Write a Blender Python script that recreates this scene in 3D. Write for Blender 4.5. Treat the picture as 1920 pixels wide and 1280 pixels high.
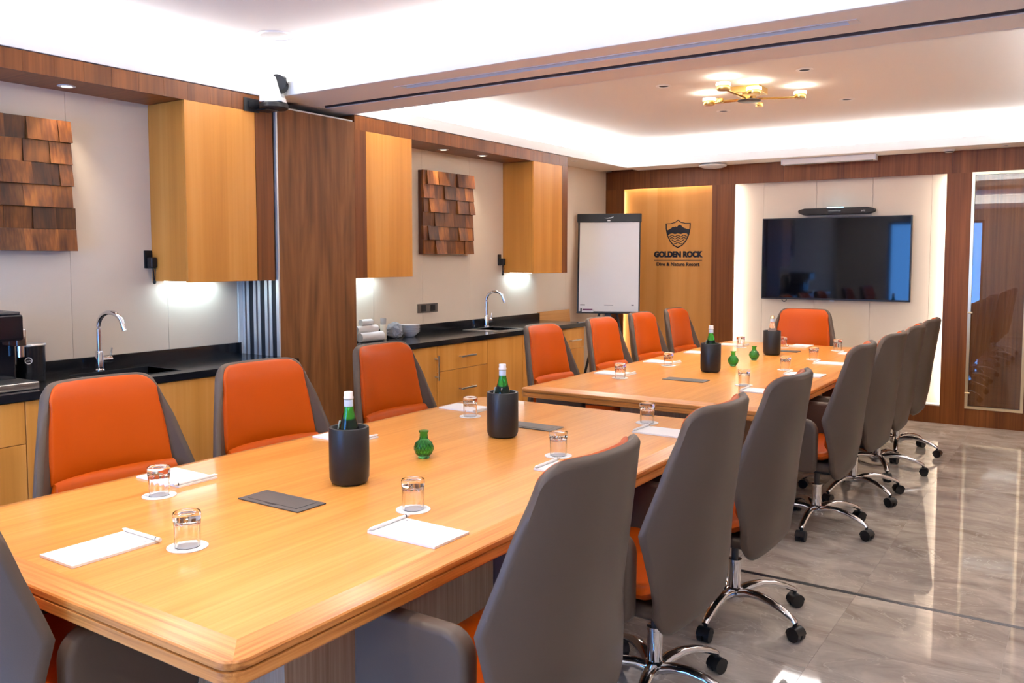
import bpy, bmesh, math, random
from mathutils import Vector, Matrix
random.seed(7)
PI = math.pi
for o in list(bpy.data.objects): bpy.data.objects.remove(o)
S = bpy.context.scene
COL = S.collection

# ------------------------------------------------------------------ camera
cam = bpy.data.cameras.new('camera'); camo = bpy.data.objects.new('camera', cam); COL.objects.link(camo)
camo.location = (0, 0, 1.5)
camo.rotation_euler = (math.radians(90 - 3.83), 0, math.radians(33.8))
cam.sensor_width = 36; cam.lens = 1613 / 1920 * 36; cam.shift_y = -47 / 1920
cam.clip_start = 0.02
S.camera = camo
# ------------------------------------------------------------------ world (daylight behind the window)
w = bpy.data.worlds.new('world'); S.world = w; w.use_nodes = True
bg = w.node_tree.nodes['Background']; bg.inputs[0].default_value = (0.11, 0.37, 1.0, 1); bg.inputs[1].default_value = 12.5
# ------------------------------------------------------------------ view
S.view_settings.view_transform = 'Standard'; S.view_settings.look = 'None'
S.view_settings.exposure = 0.42; S.view_settings.gamma = 1.0; S.view_settings.use_curve_mapping = False
try:
    S.cycles.use_denoising = True
    S.cycles.sample_clamp_indirect = 8
    S.cycles.max_bounces = 10; S.cycles.diffuse_bounces = 4; S.cycles.transmission_bounces = 9
except Exception: pass

def light(name, kind, loc, energy, color=(1, 1, 1), rot=(0, 0, 0), size=None, size_y=None, spot=None, blend=.6, radius=.03, spread=None):
    d = bpy.data.lights.new(name, kind); d.energy = energy; d.color = color
    if kind == 'AREA':
        d.shape = 'RECTANGLE'; d.size = size; d.size_y = size_y if size_y else size
        if spread: d.spread = spread
    else: d.shadow_soft_size = radius
    if kind == 'SPOT': d.spot_size = spot; d.spot_blend = blend
    o = bpy.data.objects.new(name, d); COL.objects.link(o); o.location = loc; o.rotation_euler = rot
    return o

# large lights: LED strips lying in the four coves of each tray ceiling (z just under the lip)
WARM = (1.0, .88, .74); COOL = (.50, .80, 1.0); NEUT = (1.0, .97, .94)
TX0, TX1 = -4.10, 0.05          # tray opening in x
COVE = 9.3                      # watts per metre
def cove(x0, x1, y0, y1, k):
    zc = 2.518; wd = .13
    L = y1 - y0; Wd = x1 - x0
    light('cove_led', 'AREA', (x0 - .10, (y0 + y1) / 2, zc), COVE * L * k, NEUT, (PI, 0, 0), wd, L)
    light('cove_led', 'AREA', (x1 + .10, (y0 + y1) / 2, zc), COVE * L * k, NEUT, (PI, 0, 0), wd, L)
    light('cove_led', 'AREA', ((x0 + x1) / 2, y0 - .10, zc), COVE * Wd * k, NEUT, (PI, 0, 0), Wd, wd)
    light('cove_led', 'AREA', ((x0 + x1) / 2, y1 + .10, zc), COVE * Wd * k, NEUT, (PI, 0, 0), Wd, wd)
NEAR_Y0, NEAR_Y1 = -1.30, 3.54
FAR_Y0, FAR_Y1 = 4.24, 8.30
cove(TX0, TX1, NEAR_Y0, NEAR_Y1, 1.0)
cove(TX0, TX1, FAR_Y0, FAR_Y1, 1.0)

# ================================================================== helpers
class M:
    def __init__(s): s.bm = bmesh.new(); s.wn = False
    def box(s, x0, x1, y0, y1, z0, z1, bev=0, seg=2):
        r = bmesh.ops.create_cube(s.bm, size=1, matrix=Matrix.Translation(((x0+x1)/2, (y0+y1)/2, (z0+z1)/2)) @ Matrix.Diagonal((abs(x1-x0), abs(y1-y0), abs(z1-z0), 1)))
        if bev:
            es = list({e for v in r['verts'] for e in v.link_edges}); s.wn = True
            bmesh.ops.bevel(s.bm, geom=es, offset=bev, segments=seg, affect='EDGES', profile=.5)
        return s
    def cyl(s, p0, p1, r0, r1=None, n=20, cap=True):
        p0 = Vector(p0); p1 = Vector(p1); r1 = r0 if r1 is None else r1
        d = p1 - p0
        m = Matrix.Translation((p0 + p1) / 2) @ d.to_track_quat('Z', 'Y').to_matrix().to_4x4()
        bmesh.ops.create_cone(s.bm, cap_ends=cap, segments=n, radius1=r0, radius2=r1, depth=d.length, matrix=m)
        return s
    def sph(s, c, r, sc=(1, 1, 1), n=16):
        bmesh.ops.create_uvsphere(s.bm, u_segments=n, v_segments=n // 2 + 2, radius=r, matrix=Matrix.Translation(c) @ Matrix.Diagonal((*sc, 1)))
        return s
    def lathe(s, prof, n=32, c=(0, 0, 0), ripple=0, nr=0):
        rings = []
        for (r, z) in prof:
            ring = []
            for k in range(n):
                a = 2 * PI * k / n
                rr = r
                if ripple and r > 1e-5: rr = r * (1 + ripple * math.cos(nr * a))
                ring.append(s.bm.verts.new((c[0] + rr * math.cos(a), c[1] + rr * math.sin(a), c[2] + z)))
            rings.append(ring)
        for i in range(len(rings) - 1):
            for k in range(n):
                a, b = rings[i], rings[i + 1]
                try: s.bm.faces.new((a[k], a[(k + 1) % n], b[(k + 1) % n], b[k]))
                except ValueError: pass
        bmesh.ops.remove_doubles(s.bm, verts=[v for r in rings for v in r], dist=1e-6)
        return s
    def tube(s, pts, r, n=10, cap=True, flat=1.0):
        pts = [Vector(p) for p in pts]; rs = r if isinstance(r, (list, tuple)) else [r] * len(pts)
        rings = []; up = Vector((0, 0, 1))
        for i, p in enumerate(pts):
            t = (pts[min(i + 1, len(pts) - 1)] - pts[max(i - 1, 0)]).normalized()
            a = t.cross(up)
            if a.length < 1e-3: a = t.cross(Vector((1, 0, 0)))
            a.normalize(); b = a.cross(t).normalized()
            rings.append([s.bm.verts.new(p + a * rs[i] * math.cos(2*PI*k/n) + b * rs[i] * flat * math.sin(2*PI*k/n)) for k in range(n)])
        for i in range(len(rings) - 1):
            for k in range(n): s.bm.faces.new((rings[i][k], rings[i][(k+1) % n], rings[i+1][(k+1) % n], rings[i+1][k]))
        if cap:
            s.bm.faces.new(rings[0][::-1]); s.bm.faces.new(rings[-1])
        return s
    def prism(s, poly, axis, a0, a1, bev=0, seg=3):
        def P(u, v, a): return {'x': (a, u, v), 'y': (u, a, v), 'z': (u, v, a)}[axis]
        A = [s.bm.verts.new(P(u, v, a0)) for u, v in poly]; B = [s.bm.verts.new(P(u, v, a1)) for u, v in poly]
        f = [s.bm.faces.new(A), s.bm.faces.new(B[::-1])]
        n = len(poly)
        for k in range(n): s.bm.faces.new((A[k], B[k], B[(k+1) % n], A[(k+1) % n]))
        bmesh.ops.recalc_face_normals(s.bm, faces=s.bm.faces[:])
        if bev:
            es = [e for ff in f for e in ff.edges]; s.wn = True
            bmesh.ops.bevel(s.bm, geom=es, offset=bev, segments=seg, affect='EDGES', profile=.5)
        return s
    def sheet(s, grid, off, rim=3):
        """closed padded sheet: grid[i][j] points of one side, off(i,j)->Vector to the other side, rounded rim"""
        ni, nj = len(grid), len(grid[0])
        A = [[s.bm.verts.new(grid[i][j]) for j in range(nj)] for i in range(ni)]
        B = [[s.bm.verts.new(Vector(grid[i][j]) + off(i, j)) for j in range(nj)] for i in range(ni)]
        for i in range(ni - 1):
            for j in range(nj - 1):
                s.bm.faces.new((A[i][j], A[i][j+1], A[i+1][j+1], A[i+1][j]))
                s.bm.faces.new((B[i][j], B[i+1][j], B[i+1][j+1], B[i][j+1]))
        loop = [(0, j) for j in range(nj)] + [(i, nj-1) for i in range(1, ni)] + [(ni-1, j) for j in range(nj-2, -1, -1)] + [(i, 0) for i in range(ni-2, 0, -1)]
        n = len(loop); cols = []
        for k, (i, j) in enumerate(loop):
            a = A[i][j].co; b = B[i][j].co
            ii = min(max(i, 1), ni - 2); jj = min(max(j, 1), nj - 2)
            inn = (A[ii][jj].co + B[ii][jj].co) / 2; mid = (a + b) / 2
            o = (mid - inn); h = (b - a)
            o = o - h.normalized() * o.dot(h.normalized())
            if o.length > 1e-6: o.normalize()
            col = [A[i][j]]
            for q in range(1, rim):
                t = q / rim
                col.append(s.bm.verts.new(a + h * t + o * h.length * .5 * math.sin(PI * t)))
            col.append(B[i][j]); cols.append(col)
        for k in range(n):
            c0, c1 = cols[k], cols[(k+1) % n]
            for q in range(rim): 
                try: s.bm.faces.new((c0[q], c0[q+1], c1[q+1], c1[q]))
                except ValueError: pass
        bmesh.ops.recalc_face_normals(s.bm, faces=s.bm.faces[:])
        return s
    def xf(s, m):
        bmesh.ops.transform(s.bm, matrix=m, verts=s.bm.verts[:]); return s

def ob(name, m, mat, parent=None, smooth=40, label=None):
    me = bpy.data.meshes.new(name)
    bmesh.ops.recalc_face_normals(m.bm, faces=m.bm.faces[:])
    m.bm.to_mesh(me); m.bm.free()
    me.materials.append(mat)
    if smooth:
        for p in me.polygons: p.use_smooth = True
        me.set_sharp_from_angle(angle=math.radians(smooth))
    o = bpy.data.objects.new(name, me); COL.objects.link(o)
    if smooth and m.wn:
        wnm = o.modifiers.new('weighted_normal', 'WEIGHTED_NORMAL'); wnm.keep_sharp = True; wnm.weight = 100
    if parent: o.parent = parent
    if label: o['label'] = label
    return o
def tag(o, label, cat, group=None):
    o['label'] = label; o['category'] = cat
    if group: o['group'] = group
    return o
def thing(name, label, cat, loc=(0, 0, 0), rz=0, group=None):
    o = bpy.data.objects.new(name, None); COL.objects.link(o); o.location = loc; o.rotation_euler = (0, 0, rz)
    o.empty_display_size = .1
    return tag(o, label, cat, group)
def struct(name, m, mat, label=None, smooth=40):
    o = ob(name, m, mat, None, smooth); o['kind'] = 'structure'
    if label: o['label'] = label
    return o
def copy_tree(o, parent=None):
    c = o.copy(); COL.objects.link(c)
    if parent: c.parent = parent
    for ch in o.children: copy_tree(ch, c)
    return c
def interp(tab, x):
    if x <= tab[0][0]: return tab[0][1]
    for (a, b), (c, d) in zip(tab, tab[1:]):
        if x <= c: return b + (d - b) * (x - a) / (c - a)
    return tab[-1][1]

# ================================================================== materials
def pbr(name, col, rough=.5, metal=0, spec=.5, coat=0, trans=0, ior=1.45, emit=None, es=0, bump=0, bscale=200, sheen=0):
    m = bpy.data.materials.new(name); m.use_nodes = True
    nt = m.node_tree; b = nt.nodes['Principled BSDF']
    b.inputs['Base Color'].default_value = (*col, 1); b.inputs['Roughness'].default_value = rough
    b.inputs['Metallic'].default_value = metal; b.inputs['Specular IOR Level'].default_value = spec
    b.inputs['Coat Weight'].default_value = coat; b.inputs['Coat Roughness'].default_value = .08
    b.inputs['Transmission Weight'].default_value = trans; b.inputs['IOR'].default_value = ior
    if emit: b.inputs['Emission Color'].default_value = (*emit, 1); b.inputs['Emission Strength'].default_value = es
    if bump:
        n = nt.nodes.new('ShaderNodeTexNoise'); n.inputs['Scale'].default_value = bscale; n.inputs['Detail'].default_value = 3
        tc = nt.nodes.new('ShaderNodeTexCoord'); nt.links.new(tc.outputs['Object'], n.inputs['Vector'])
        bp = nt.nodes.new('ShaderNodeBump'); bp.inputs['Strength'].default_value = bump; bp.inputs['Distance'].default_value = .002
        nt.links.new(n.outputs['Fac'], bp.inputs['Height']); nt.links.new(bp.outputs['Normal'], b.inputs['Normal'])
    return m
def wood(name, c_dark, c_mid, c_light, axis='z', scale=9, rough=.4, coat=0, vary=.10, figure=.5, stretch=.03, spec=.3, dist=.6):
    """procedural veneer: stretched noise along `axis`, second fine grain, per-object tone change"""
    m = bpy.data.materials.new(name); m.use_nodes = True
    nt = m.node_tree; N = nt.nodes; L = nt.links; b = N['Principled BSDF']
    tc = N.new('ShaderNodeTexCoord'); oi = N.new('ShaderNodeObjectInfo')
    mul = N.new('ShaderNodeVectorMath'); mul.operation = 'SCALE'; mul.inputs['Scale'].default_value = 23.0
    comb = N.new('ShaderNodeCombineXYZ')
    for i in range(3): L.new(oi.outputs['Random'], comb.inputs[i])
    L.new(comb.outputs[0], mul.inputs[0])
    add = N.new('ShaderNodeVectorMath'); add.operation = 'ADD'; L.new(tc.outputs['Object'], add.inputs[0]); L.new(mul.outputs[0], add.inputs[1])
    def nz(sc, st, det, dist=0.0):
        mp = N.new('ShaderNodeMapping'); v = [sc, sc, sc]; v['xyz'.index(axis)] = sc * st; mp.inputs['Scale'].default_value = v
        L.new(add.outputs[0], mp.inputs['Vector'])
        n = N.new('ShaderNodeTexNoise'); n.inputs['Scale'].default_value = 1; n.inputs['Detail'].default_value = det; n.inputs['Distortion'].default_value = dist
        L.new(mp.outputs[0], n.inputs['Vector']); return n.outputs['Fac']
    big = nz(scale, stretch * 2.5, 3, dist); fine = nz(scale * 9, stretch * .6, 4)
    mx = N.new('ShaderNodeMath'); mx.operation = 'MULTIPLY_ADD'; mx.inputs[1].default_value = figure; L.new(big, mx.inputs[0])
    m2 = N.new('ShaderNodeMath'); m2.operation = 'MULTIPLY'; m2.inputs[1].default_value = 1 - figure; L.new(fine, m2.inputs[0]); L.new(m2.outputs[0], mx.inputs[2])
    rp = N.new('ShaderNodeValToRGB'); e = rp.color_ramp.elements
    e[0].position = .34; e[0].color = (*c_dark, 1); e[1].position = .66; e[1].color = (*c_light, 1)
    k = e.new(.5); k.color = (*c_mid, 1)
    L.new(mx.outputs[0], rp.inputs[0])
    hv = N.new('ShaderNodeHueSaturation'); mr = N.new('ShaderNodeMapRange'); mr.inputs['To Min'].default_value = 1 - vary; mr.inputs['To Max'].default_value = 1 + vary
    L.new(oi.outputs['Random'], mr.inputs['Value']); L.new(mr.outputs[0], hv.inputs['Value']); L.new(rp.outputs[0], hv.inputs['Color'])
    L.new(hv.outputs[0], b.inputs['Base Color'])
    bp = N.new('ShaderNodeBump'); bp.inputs['Strength'].default_value = .06; bp.inputs['Distance'].default_value = .001
    L.new(fine, bp.inputs['Height']); L.new(bp.outputs[0], b.inputs['Normal'])
    b.inputs['Specular IOR Level'].default_value = spec; b.inputs['Roughness'].default_value = rough; b.inputs['Coat Weight'].default_value = coat; b.inputs['Coat Roughness'].default_value = .12
    return m
OAK = ((.54, .205, .036), (.63, .265, .055), (.70, .325, .085))
def oak(axis, **k): return wood('honey_oak_' + axis, *OAK, axis=axis, **k)
CABW = wood('honey_veneer', (.52, .200, .032), (.61, .252, .045), (.68, .305, .070), axis='z', scale=6, rough=.38, vary=.04, figure=.75, stretch=.02)
TBL_Y = oak('y', scale=10, rough=.30, coat=.25, vary=.02); TBL_X = oak('x', scale=10, rough=.30, coat=.25, vary=.03)
EDGE_Y = wood('oak_edge_y', (.33, .105, .020), (.55, .210, .048), (.66, .290, .080), axis='y', scale=14, rough=.3, coat=.25, vary=.02, figure=.4)
EDGE_X = wood('oak_edge_x', (.33, .105, .020), (.55, .210, .048), (.66, .290, .080), axis='x', scale=14, rough=.3, coat=.25, vary=.02, figure=.4)
WAL = ((.105, .027, .005), (.18, .052, .010), (.25, .082, .018))
WALNUT = wood('walnut_veneer', *WAL, axis='z', scale=8, rough=.42, vary=.10, figure=.55, stretch=.025)
WALNUT_P = wood('walnut_crown_veneer', (.13, .044, .012), (.215, .078, .022), (.29, .115, .036), axis='z', scale=5.5, rough=.45, vary=.02, figure=.65, stretch=.05, dist=2.2)
WALNUT_X = wood('walnut_cross', *WAL, axis='x', scale=8, rough=.42, vary=.10)
BLOCK = wood('acacia_block', (.055, .014, .004), (.15, .045, .009), (.31, .105, .020), axis='z', scale=11, rough=.42, vary=.45, figure=.7, stretch=.12)
PALEW = wood('greyed_oak', (.36, .25, .17), (.44, .32, .23), (.52, .40, .30), axis='z', scale=16, rough=.5, vary=.02, figure=.3)
CREAM = pbr('cream_wall_panel', (.77, .65, .52), .55)
PAINT = pbr('white_ceiling_paint', (.86, .86, .86), .8)
SOFF = pbr('soffit_paint', (.88, .82, .76), .8)
TAUPE = pbr('taupe_leather', (.094, .067, .052), .42, bump=.12, bscale=420, spec=0.3)
ORANGE = pbr('orange_leather', (.48, .070, .001), .40, bump=.10, bscale=420, spec=0.25)
CHROME = pbr('chrome', (.80, .80, .82), .09, 1)
STEEL = pbr('brushed_steel', (.66, .65, .63), .28, 1)
BLACKP = pbr('black_plastic', (.012, .012, .013), .38)
BLACKM = pbr('black_matte_metal', (.010, .010, .012), .36)
STONE = pbr('black_stone', (.010, .010, .012), .16)
PAPER = pbr('white_paper', (.88, .87, .86), .7)
WHITE = pbr('white_plastic', (.82, .82, .82), .4)
GREYP = pbr('dark_grey_plastic', (.075, .068, .066), .42)
GLASS = pbr('clear_glass', (1, 1, 1), .0, trans=1, ior=1.45)
GREEN = pbr('green_glass', (.03, .50, .09), .03, trans=1, ior=1.45)
VASEG = pbr('green_vase_glass', (.16, .62, .22), .03, trans=1, ior=1.42)
BRASS = pbr('brass', (.80, .55, .18), .25, 1)
GOLD = pbr('champagne_metal', (.78, .62, .38), .3, 1)
SCREEN = pbr('screen_glass', (.004, .004, .006), .04)
ALU = pbr('aluminium', (.72, .74, .78), .35, .6)
DARK = pbr('dark_seal', (.01, .012, .018), .5)
LABELB = pbr('blue_white_label', (.55, .68, .85), .5)
INK = pbr('dark_ink', (.010, .008, .012), .5)
GREYINK = pbr('grey_ink', (.25, .25, .27), .7)
LEDM = pbr('led_diffuser', (1, 1, 1), .5, emit=(.85, .95, 1.0), es=9)
LAMPM = pbr('lamp_diffuser', (1, 1, 1), .5, emit=(1.0, .88, .66), es=6)
BLUEL = pbr('blue_indicator', (.2, .6, 1), .5, emit=(.25, .7, 1.0), es=5)
FOIL = pbr('clear_wrap', (.75, .76, .80), .12, trans=.55, ior=1.3)
CHINA = pbr('white_china', (.80, .78, .76), .2)
CLOTH = pbr('white_cloth', (.84, .80, .78), .9)

def marble():
    m = bpy.data.materials.new('polished_marble'); m.use_nodes = True
    nt = m.node_tree; N = nt.nodes; L = nt.links; b = N['Principled BSDF']
    tc = N.new('ShaderNodeTexCoord'); oi = N.new('ShaderNodeObjectInfo'); comb = N.new('ShaderNodeCombineXYZ')
    for i in range(3): L.new(oi.outputs['Random'], comb.inputs[i])
    sc = N.new('ShaderNodeVectorMath'); sc.operation = 'SCALE'; sc.inputs['Scale'].default_value = 40; L.new(comb.outputs[0], sc.inputs[0])
    add = N.new('ShaderNodeVectorMath'); add.operation = 'ADD'; L.new(tc.outputs['Object'], add.inputs[0]); L.new(sc.outputs[0], add.inputs[1])
    mp = N.new('ShaderNodeMapping'); mp.inputs['Rotation'].default_value = (0, 0, .5); mp.inputs['Scale'].default_value = (1, 2.0, 1); L.new(add.outputs[0], mp.inputs[0])
    n1 = N.new('ShaderNodeTexNoise'); n1.inputs['Scale'].default_value = 2.6; n1.inputs['Detail'].default_value = 8; n1.inputs['Roughness'].default_value = .62; n1.inputs['Distortion'].default_value = .8
    L.new(mp.outputs[0], n1.inputs[0])
    r1 = N.new('ShaderNodeValToRGB'); e = r1.color_ramp.elements
    e[0].position = .30; e[0].color = (.34, .285, .24, 1); e[1].position = .70; e[1].color = (.74, .66, .58, 1)
    L.new(n1.outputs[0], r1.inputs[0])
    n2 = N.new('ShaderNodeTexNoise'); n2.inputs['Scale'].default_value = 2.2; n2.inputs['Detail'].default_value = 6; n2.inputs['Distortion'].default_value = 1.6
    L.new(mp.outputs[0], n2.inputs[0])
    ab = N.new('ShaderNodeMath'); ab.operation = 'SUBTRACT'; ab.inputs[1].default_value = .5; L.new(n2.outputs[0], ab.inputs[0])
    a2 = N.new('ShaderNodeMath'); a2.operation = 'ABSOLUTE'; L.new(ab.outputs[0], a2.inputs[0])
    r2 = N.new('ShaderNodeValToRGB'); e = r2.color_ramp.elements
    e[0].position = .0; e[0].color = (.6, .6, .6, 1); e[1].position = .010; e[1].color = (0, 0, 0, 1)
    L.new(a2.outputs[0], r2.inputs[0])
    mix = N.new('ShaderNodeMix'); mix.data_type = 'RGBA'; L.new(r2.outputs[0], mix.inputs['Factor']); L.new(r1.outputs[0], mix.inputs[6]); mix.inputs[7].default_value = (.80, .74, .66, 1)
    L.new(mix.outputs[2], b.inputs['Base Color'])
    b.inputs['Roughness'].default_value = .035; b.inputs['Specular IOR Level'].default_value = .6
    return m
MARBLE = marble()
def pane_mat(name, refl_rough=.0, tint=(1, 1, 1)):
    m = bpy.data.materials.new(name); m.use_nodes = True
    nt = m.node_tree; N = nt.nodes; L = nt.links
    for n in list(N):
        if n.type == 'BSDF_PRINCIPLED': N.remove(n)
    out = [n for n in N if n.type == 'OUTPUT_MATERIAL'][0]
    t = N.new('ShaderNodeBsdfTransparent'); t.inputs[0].default_value = (*tint, 1); g = N.new('ShaderNodeBsdfGlossy'); g.inputs['Roughness'].default_value = refl_rough
    lw = N.new('ShaderNodeLayerWeight'); lw.inputs['Blend'].default_value = .5; mx = N.new('ShaderNodeMixShader')
    pw = N.new('ShaderNodeMath'); pw.operation = 'POWER'; pw.inputs[1].default_value = 5; L.new(lw.outputs['Facing'], pw.inputs[0])
    fr = N.new('ShaderNodeMath'); fr.operation = 'MULTIPLY_ADD'; fr.inputs[1].default_value = .93; fr.inputs[2].default_value = .055; L.new(pw.outputs[0], fr.inputs[0])
    L.new(fr.outputs[0], mx.inputs[0]); L.new(t.outputs[0], mx.inputs[1]); L.new(g.outputs[0], mx.inputs[2]); L.new(mx.outputs[0], out.inputs[0])
    return m
PANE = pane_mat('window_pane', .0, (.93, .96, .96))

def text(name, s, size, mat, parent, loc, rot, ext=.001, bold=0, sx=1.0):
    c = bpy.data.curves.new(name, 'FONT'); c.body = s; c.size = size; c.align_x = 'CENTER'; c.align_y = 'CENTER'; c.extrude = ext; c.offset = bold
    t = bpy.data.objects.new(name, c); COL.objects.link(t)
    dg = bpy.context.evaluated_depsgraph_get(); me = bpy.data.meshes.new_from_object(t.evaluated_get(dg))
    bpy.data.objects.remove(t); me.materials.clear(); me.materials.append(mat)
    o = bpy.data.objects.new(name, me); COL.objects.link(o); o.location = loc; o.rotation_euler = rot; o.scale = (sx, 1, 1)
    if parent: o.parent = parent
    return o

# ================================================================== room shell
XW, XR = -4.52, 0.50            # left wall face, right wall face
XP = -4.43                      # face of the panelling between the worktops and headers
YB, YF = -1.70, 8.64            # back wall face, face of the far panelling
ZS, ZC = 2.46, 2.70             # soffit, tray ceiling
XF = -4.10                      # face of the upper cabinets and headers
# floor: slab with tiles as pieces
floor = struct('floor', M().box(XW - .1, XR + .1, YB - .1, YF + .3, -.10, -.0015), pbr('grout', (.52, .47, .41), .7), 'polished taupe marble tile floor with metal threshold strip')
xs = [XW] + [x for x in [-.81 - .6 * k for k in range(6, 0, -1)] if x > XW] + [-.81, -.21, .39, XR]
ys_near = [YB, -.45, .75, 1.95, 3.15, 3.975]; ys_far = [4.005, 5.08, 6.28, 7.48, YF + .02]
for ys in (ys_near, ys_far):
    for x0, x1 in zip(xs, xs[1:]):
        for y0, y1 in zip(ys, ys[1:]):
            ob('floor_tile', M().box(x0 + .0007, x1 - .0007, y0 + .0007, y1 - .0007, -.0015, 0), MARBLE, floor, 0)
st = ob('threshold_strip', M().box(XW, XR, 3.977, 4.003, -.0015, .0004).box(XW, XR, 3.984, 3.987, .0, .0012).box(XW, XR, 3.993, 3.996, .0, .0012), pbr('strip_metal', (.22, .22, .23), .35, 1), floor, 0, 'thin metal strip across the floor')
# ceiling
ceil = struct('ceiling', M().box(XW - .1, XR + .1, YB - .1, YF + .3, ZC, ZC + .1), PAINT, 'white tray ceiling with lit coves')
m = M()
CH = .17                        # cove channel width
def ring(m, y0, y1):
    m.box(XW, TX0 - .03, y0 - CH - .03, y1 + CH + .03, ZS, ZS + .02); m.box(TX1 + .03, XR, y0 - CH - .03, y1 + CH + .03, ZS, ZS + .02)
ring(m, NEAR_Y0, NEAR_Y1); ring(m, FAR_Y0, FAR_Y1)
m.box(TX0 - .03, TX1 + .03, YB, NEAR_Y0 - .03, ZS, ZS + .02); m.box(TX0 - .03, TX1 + .03, FAR_Y1 + .03, YF + .3, ZS, ZS + .02)
ob('soffit', m, SOFF, ceil, 0)
# beam between the two trays with partition track and air slot
bm_ = M()
bm_.box(TX0 - .03, TX1 + .03, NEAR_Y1 + .03, 3.695, ZS, ZS + .02).box(TX0, TX1, 3.765, 3.905, ZS, ZS + .02).box(TX0 - .03, TX1 + .03, 3.985, FAR_Y0 - .03, ZS, ZS + .02)
bm_.box(XW, -3.27, 3.695, 3.765, ZS, ZS + .02).box(-.81, XR, 3.695, 3.765, ZS, ZS + .02)
bm_.box(XW, XR, 3.74, 4.04, ZS + .08, ZC).box(XW, TX0, 3.74, 4.04, ZS, ZS + .02)
ob('beam', bm_, SOFF, ceil, 0)
tr = M().box(XW, XR, 3.905, 3.918, ZS + .004, ZS + .05).box(XW, XR, 3.972, 3.985, ZS + .004, ZS + .05).box(XW, XR, 3.918, 3.972, ZS + .045, ZS + .06)
ob('partition_track', tr, pbr('bronze_track', (.16, .12, .10), .4, .5), ceil, 0, 'dark recessed partition track in the beam')
va = thing('air_diffuser', 'long slot air diffuser recessed in the beam beside the partition track', 'air vent', (-2.04, 3.73, ZS))
ob('slot_back', M().box(-1.23, 1.23, -.034, .034, .05, .06), DARK, va, 0)
ob('slot_frame', M().box(-1.23, 1.23, -.035, -.029, -.003, .05).box(-1.23, 1.23, .029, .035, -.003, .05).box(-1.23, -1.19, -.03, .03, -.003, .02).box(1.19, 1.23, -.03, .03, -.003, .02), WHITE, va, 0)
ob('slot_blade', M().box(-1.19, 1.19, -.006, .010, .006, .03), pbr('grey_blade', (.35, .36, .36), .4), va, 0)
# cornice lips
def lips(y0, y1):
    for (a, b, c, d) in ((TX0 - .03, TX0, y0 - .03, y1 + .03), (TX1, TX1 + .03, y0 - .03, y1 + .03), (TX0, TX1, y0 - .03, y0), (TX0, TX1, y1, y1 + .03)):
        ob('cornice', M().box(a, b, c, d, ZS - .001, ZS + .08, .004), PAINT, ceil)
    for (a, b, c, d) in ((TX0 - CH - .05, TX0 - CH - .02, y0 - CH - .03, y1 + CH + .03), (TX1 + CH + .02, TX1 + CH + .05, y0 - CH - .03, y1 + CH + .03),
                         (TX0 - CH - .03, TX1 + CH + .03, y0 - CH - .05, y0 - CH - .02), (TX0 - CH - .03, TX1 + CH + .03, y1 + CH + .02, y1 + CH + .05)):
        ob('cove_back', M().box(a, b, c, d, ZS + .02, ZC), PAINT, ceil, 0)
lips(NEAR_Y0, NEAR_Y1); lips(FAR_Y0, FAR_Y1)
# left wall with panels
wl = struct('wall_left', M().box(XW - .15, XW - .012, YB - .1, YF + .3, 0, ZC), CREAM, 'cream panelled wall behind the worktops')
for a, b in ((YB, .7), (.7, 1.87), (1.87, 2.462), (2.462, 3.031), (3.031, 3.52)): ob('wall_panel', M().box(XW - .012, XP, a + .001, b - .001, 0, ZC), CREAM, wl, 0)
for a, b in ((4.235, 4.76), (4.76, 5.33), (5.33, 5.96), (5.96, 6.55), (6.55, 7.06)): ob('wall_panel', M().box(XW - .012, XP, a + .001, b - .001, 0, ZC), CREAM, wl, 0)
for a, b in ((3.52, 4.235), (7.06, 7.75), (7.75, YF + .1)): ob('wall_panel', M().box(XW - .012, XW, a + .001, b - .001, 0, ZC), CREAM, wl, 0)
# right wall, back wall with window
struct('wall_right', M().box(XR, XR + .15, YB - .1, YF + .3, 0, ZC), CREAM, 'plain cream wall beside the aisle')
WX0, WX1, WZ0, WZ1 = -3.45, -1.70, .20, 2.25
wb = M().box(XW - .1, WX0, YB - .15, YB, 0, ZC).box(WX1, XR + .1, YB - .15, YB, 0, ZC).box(WX0, WX1, YB - .15, YB, 0, WZ0).box(WX0, WX1, YB - .15, YB, WZ1, ZC)
struct('wall_back', wb, CREAM, 'cream wall with a wide window', 0)
wf = M(); t_ = .05
wf.box(WX0, WX1, YB - .11, YB - .05, WZ0, WZ0 + t_).box(WX0, WX1, YB - .11, YB - .05, WZ1 - t_, WZ1)
for x in (WX0, WX0 + .875 - t_/2, WX1 - t_): wf.box(x, x + t_, YB - .11, YB - .05, WZ0, WZ1)
win = struct('window_1', wf, pbr('window_frame', (.10, .10, .11), .4, .3), 'wide window letting in blue daylight', 0)
for k in range(2): ob('window_pane', M().box(WX0 + .875 * k + .02, WX0 + .875 * (k + 1) - .02, YB - .085, YB - .079, WZ0 + .02, WZ1 - .02), PANE, win, 0)
pt = light('daylight_portal', 'AREA', ((WX0 + WX1) / 2, YB - .16, (WZ0 + WZ1) / 2), 1, (1, 1, 1), (PI / 2, 0, 0), WX1 - WX0, WZ1 - WZ0)
pt.data.cycles.is_portal = True

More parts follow.
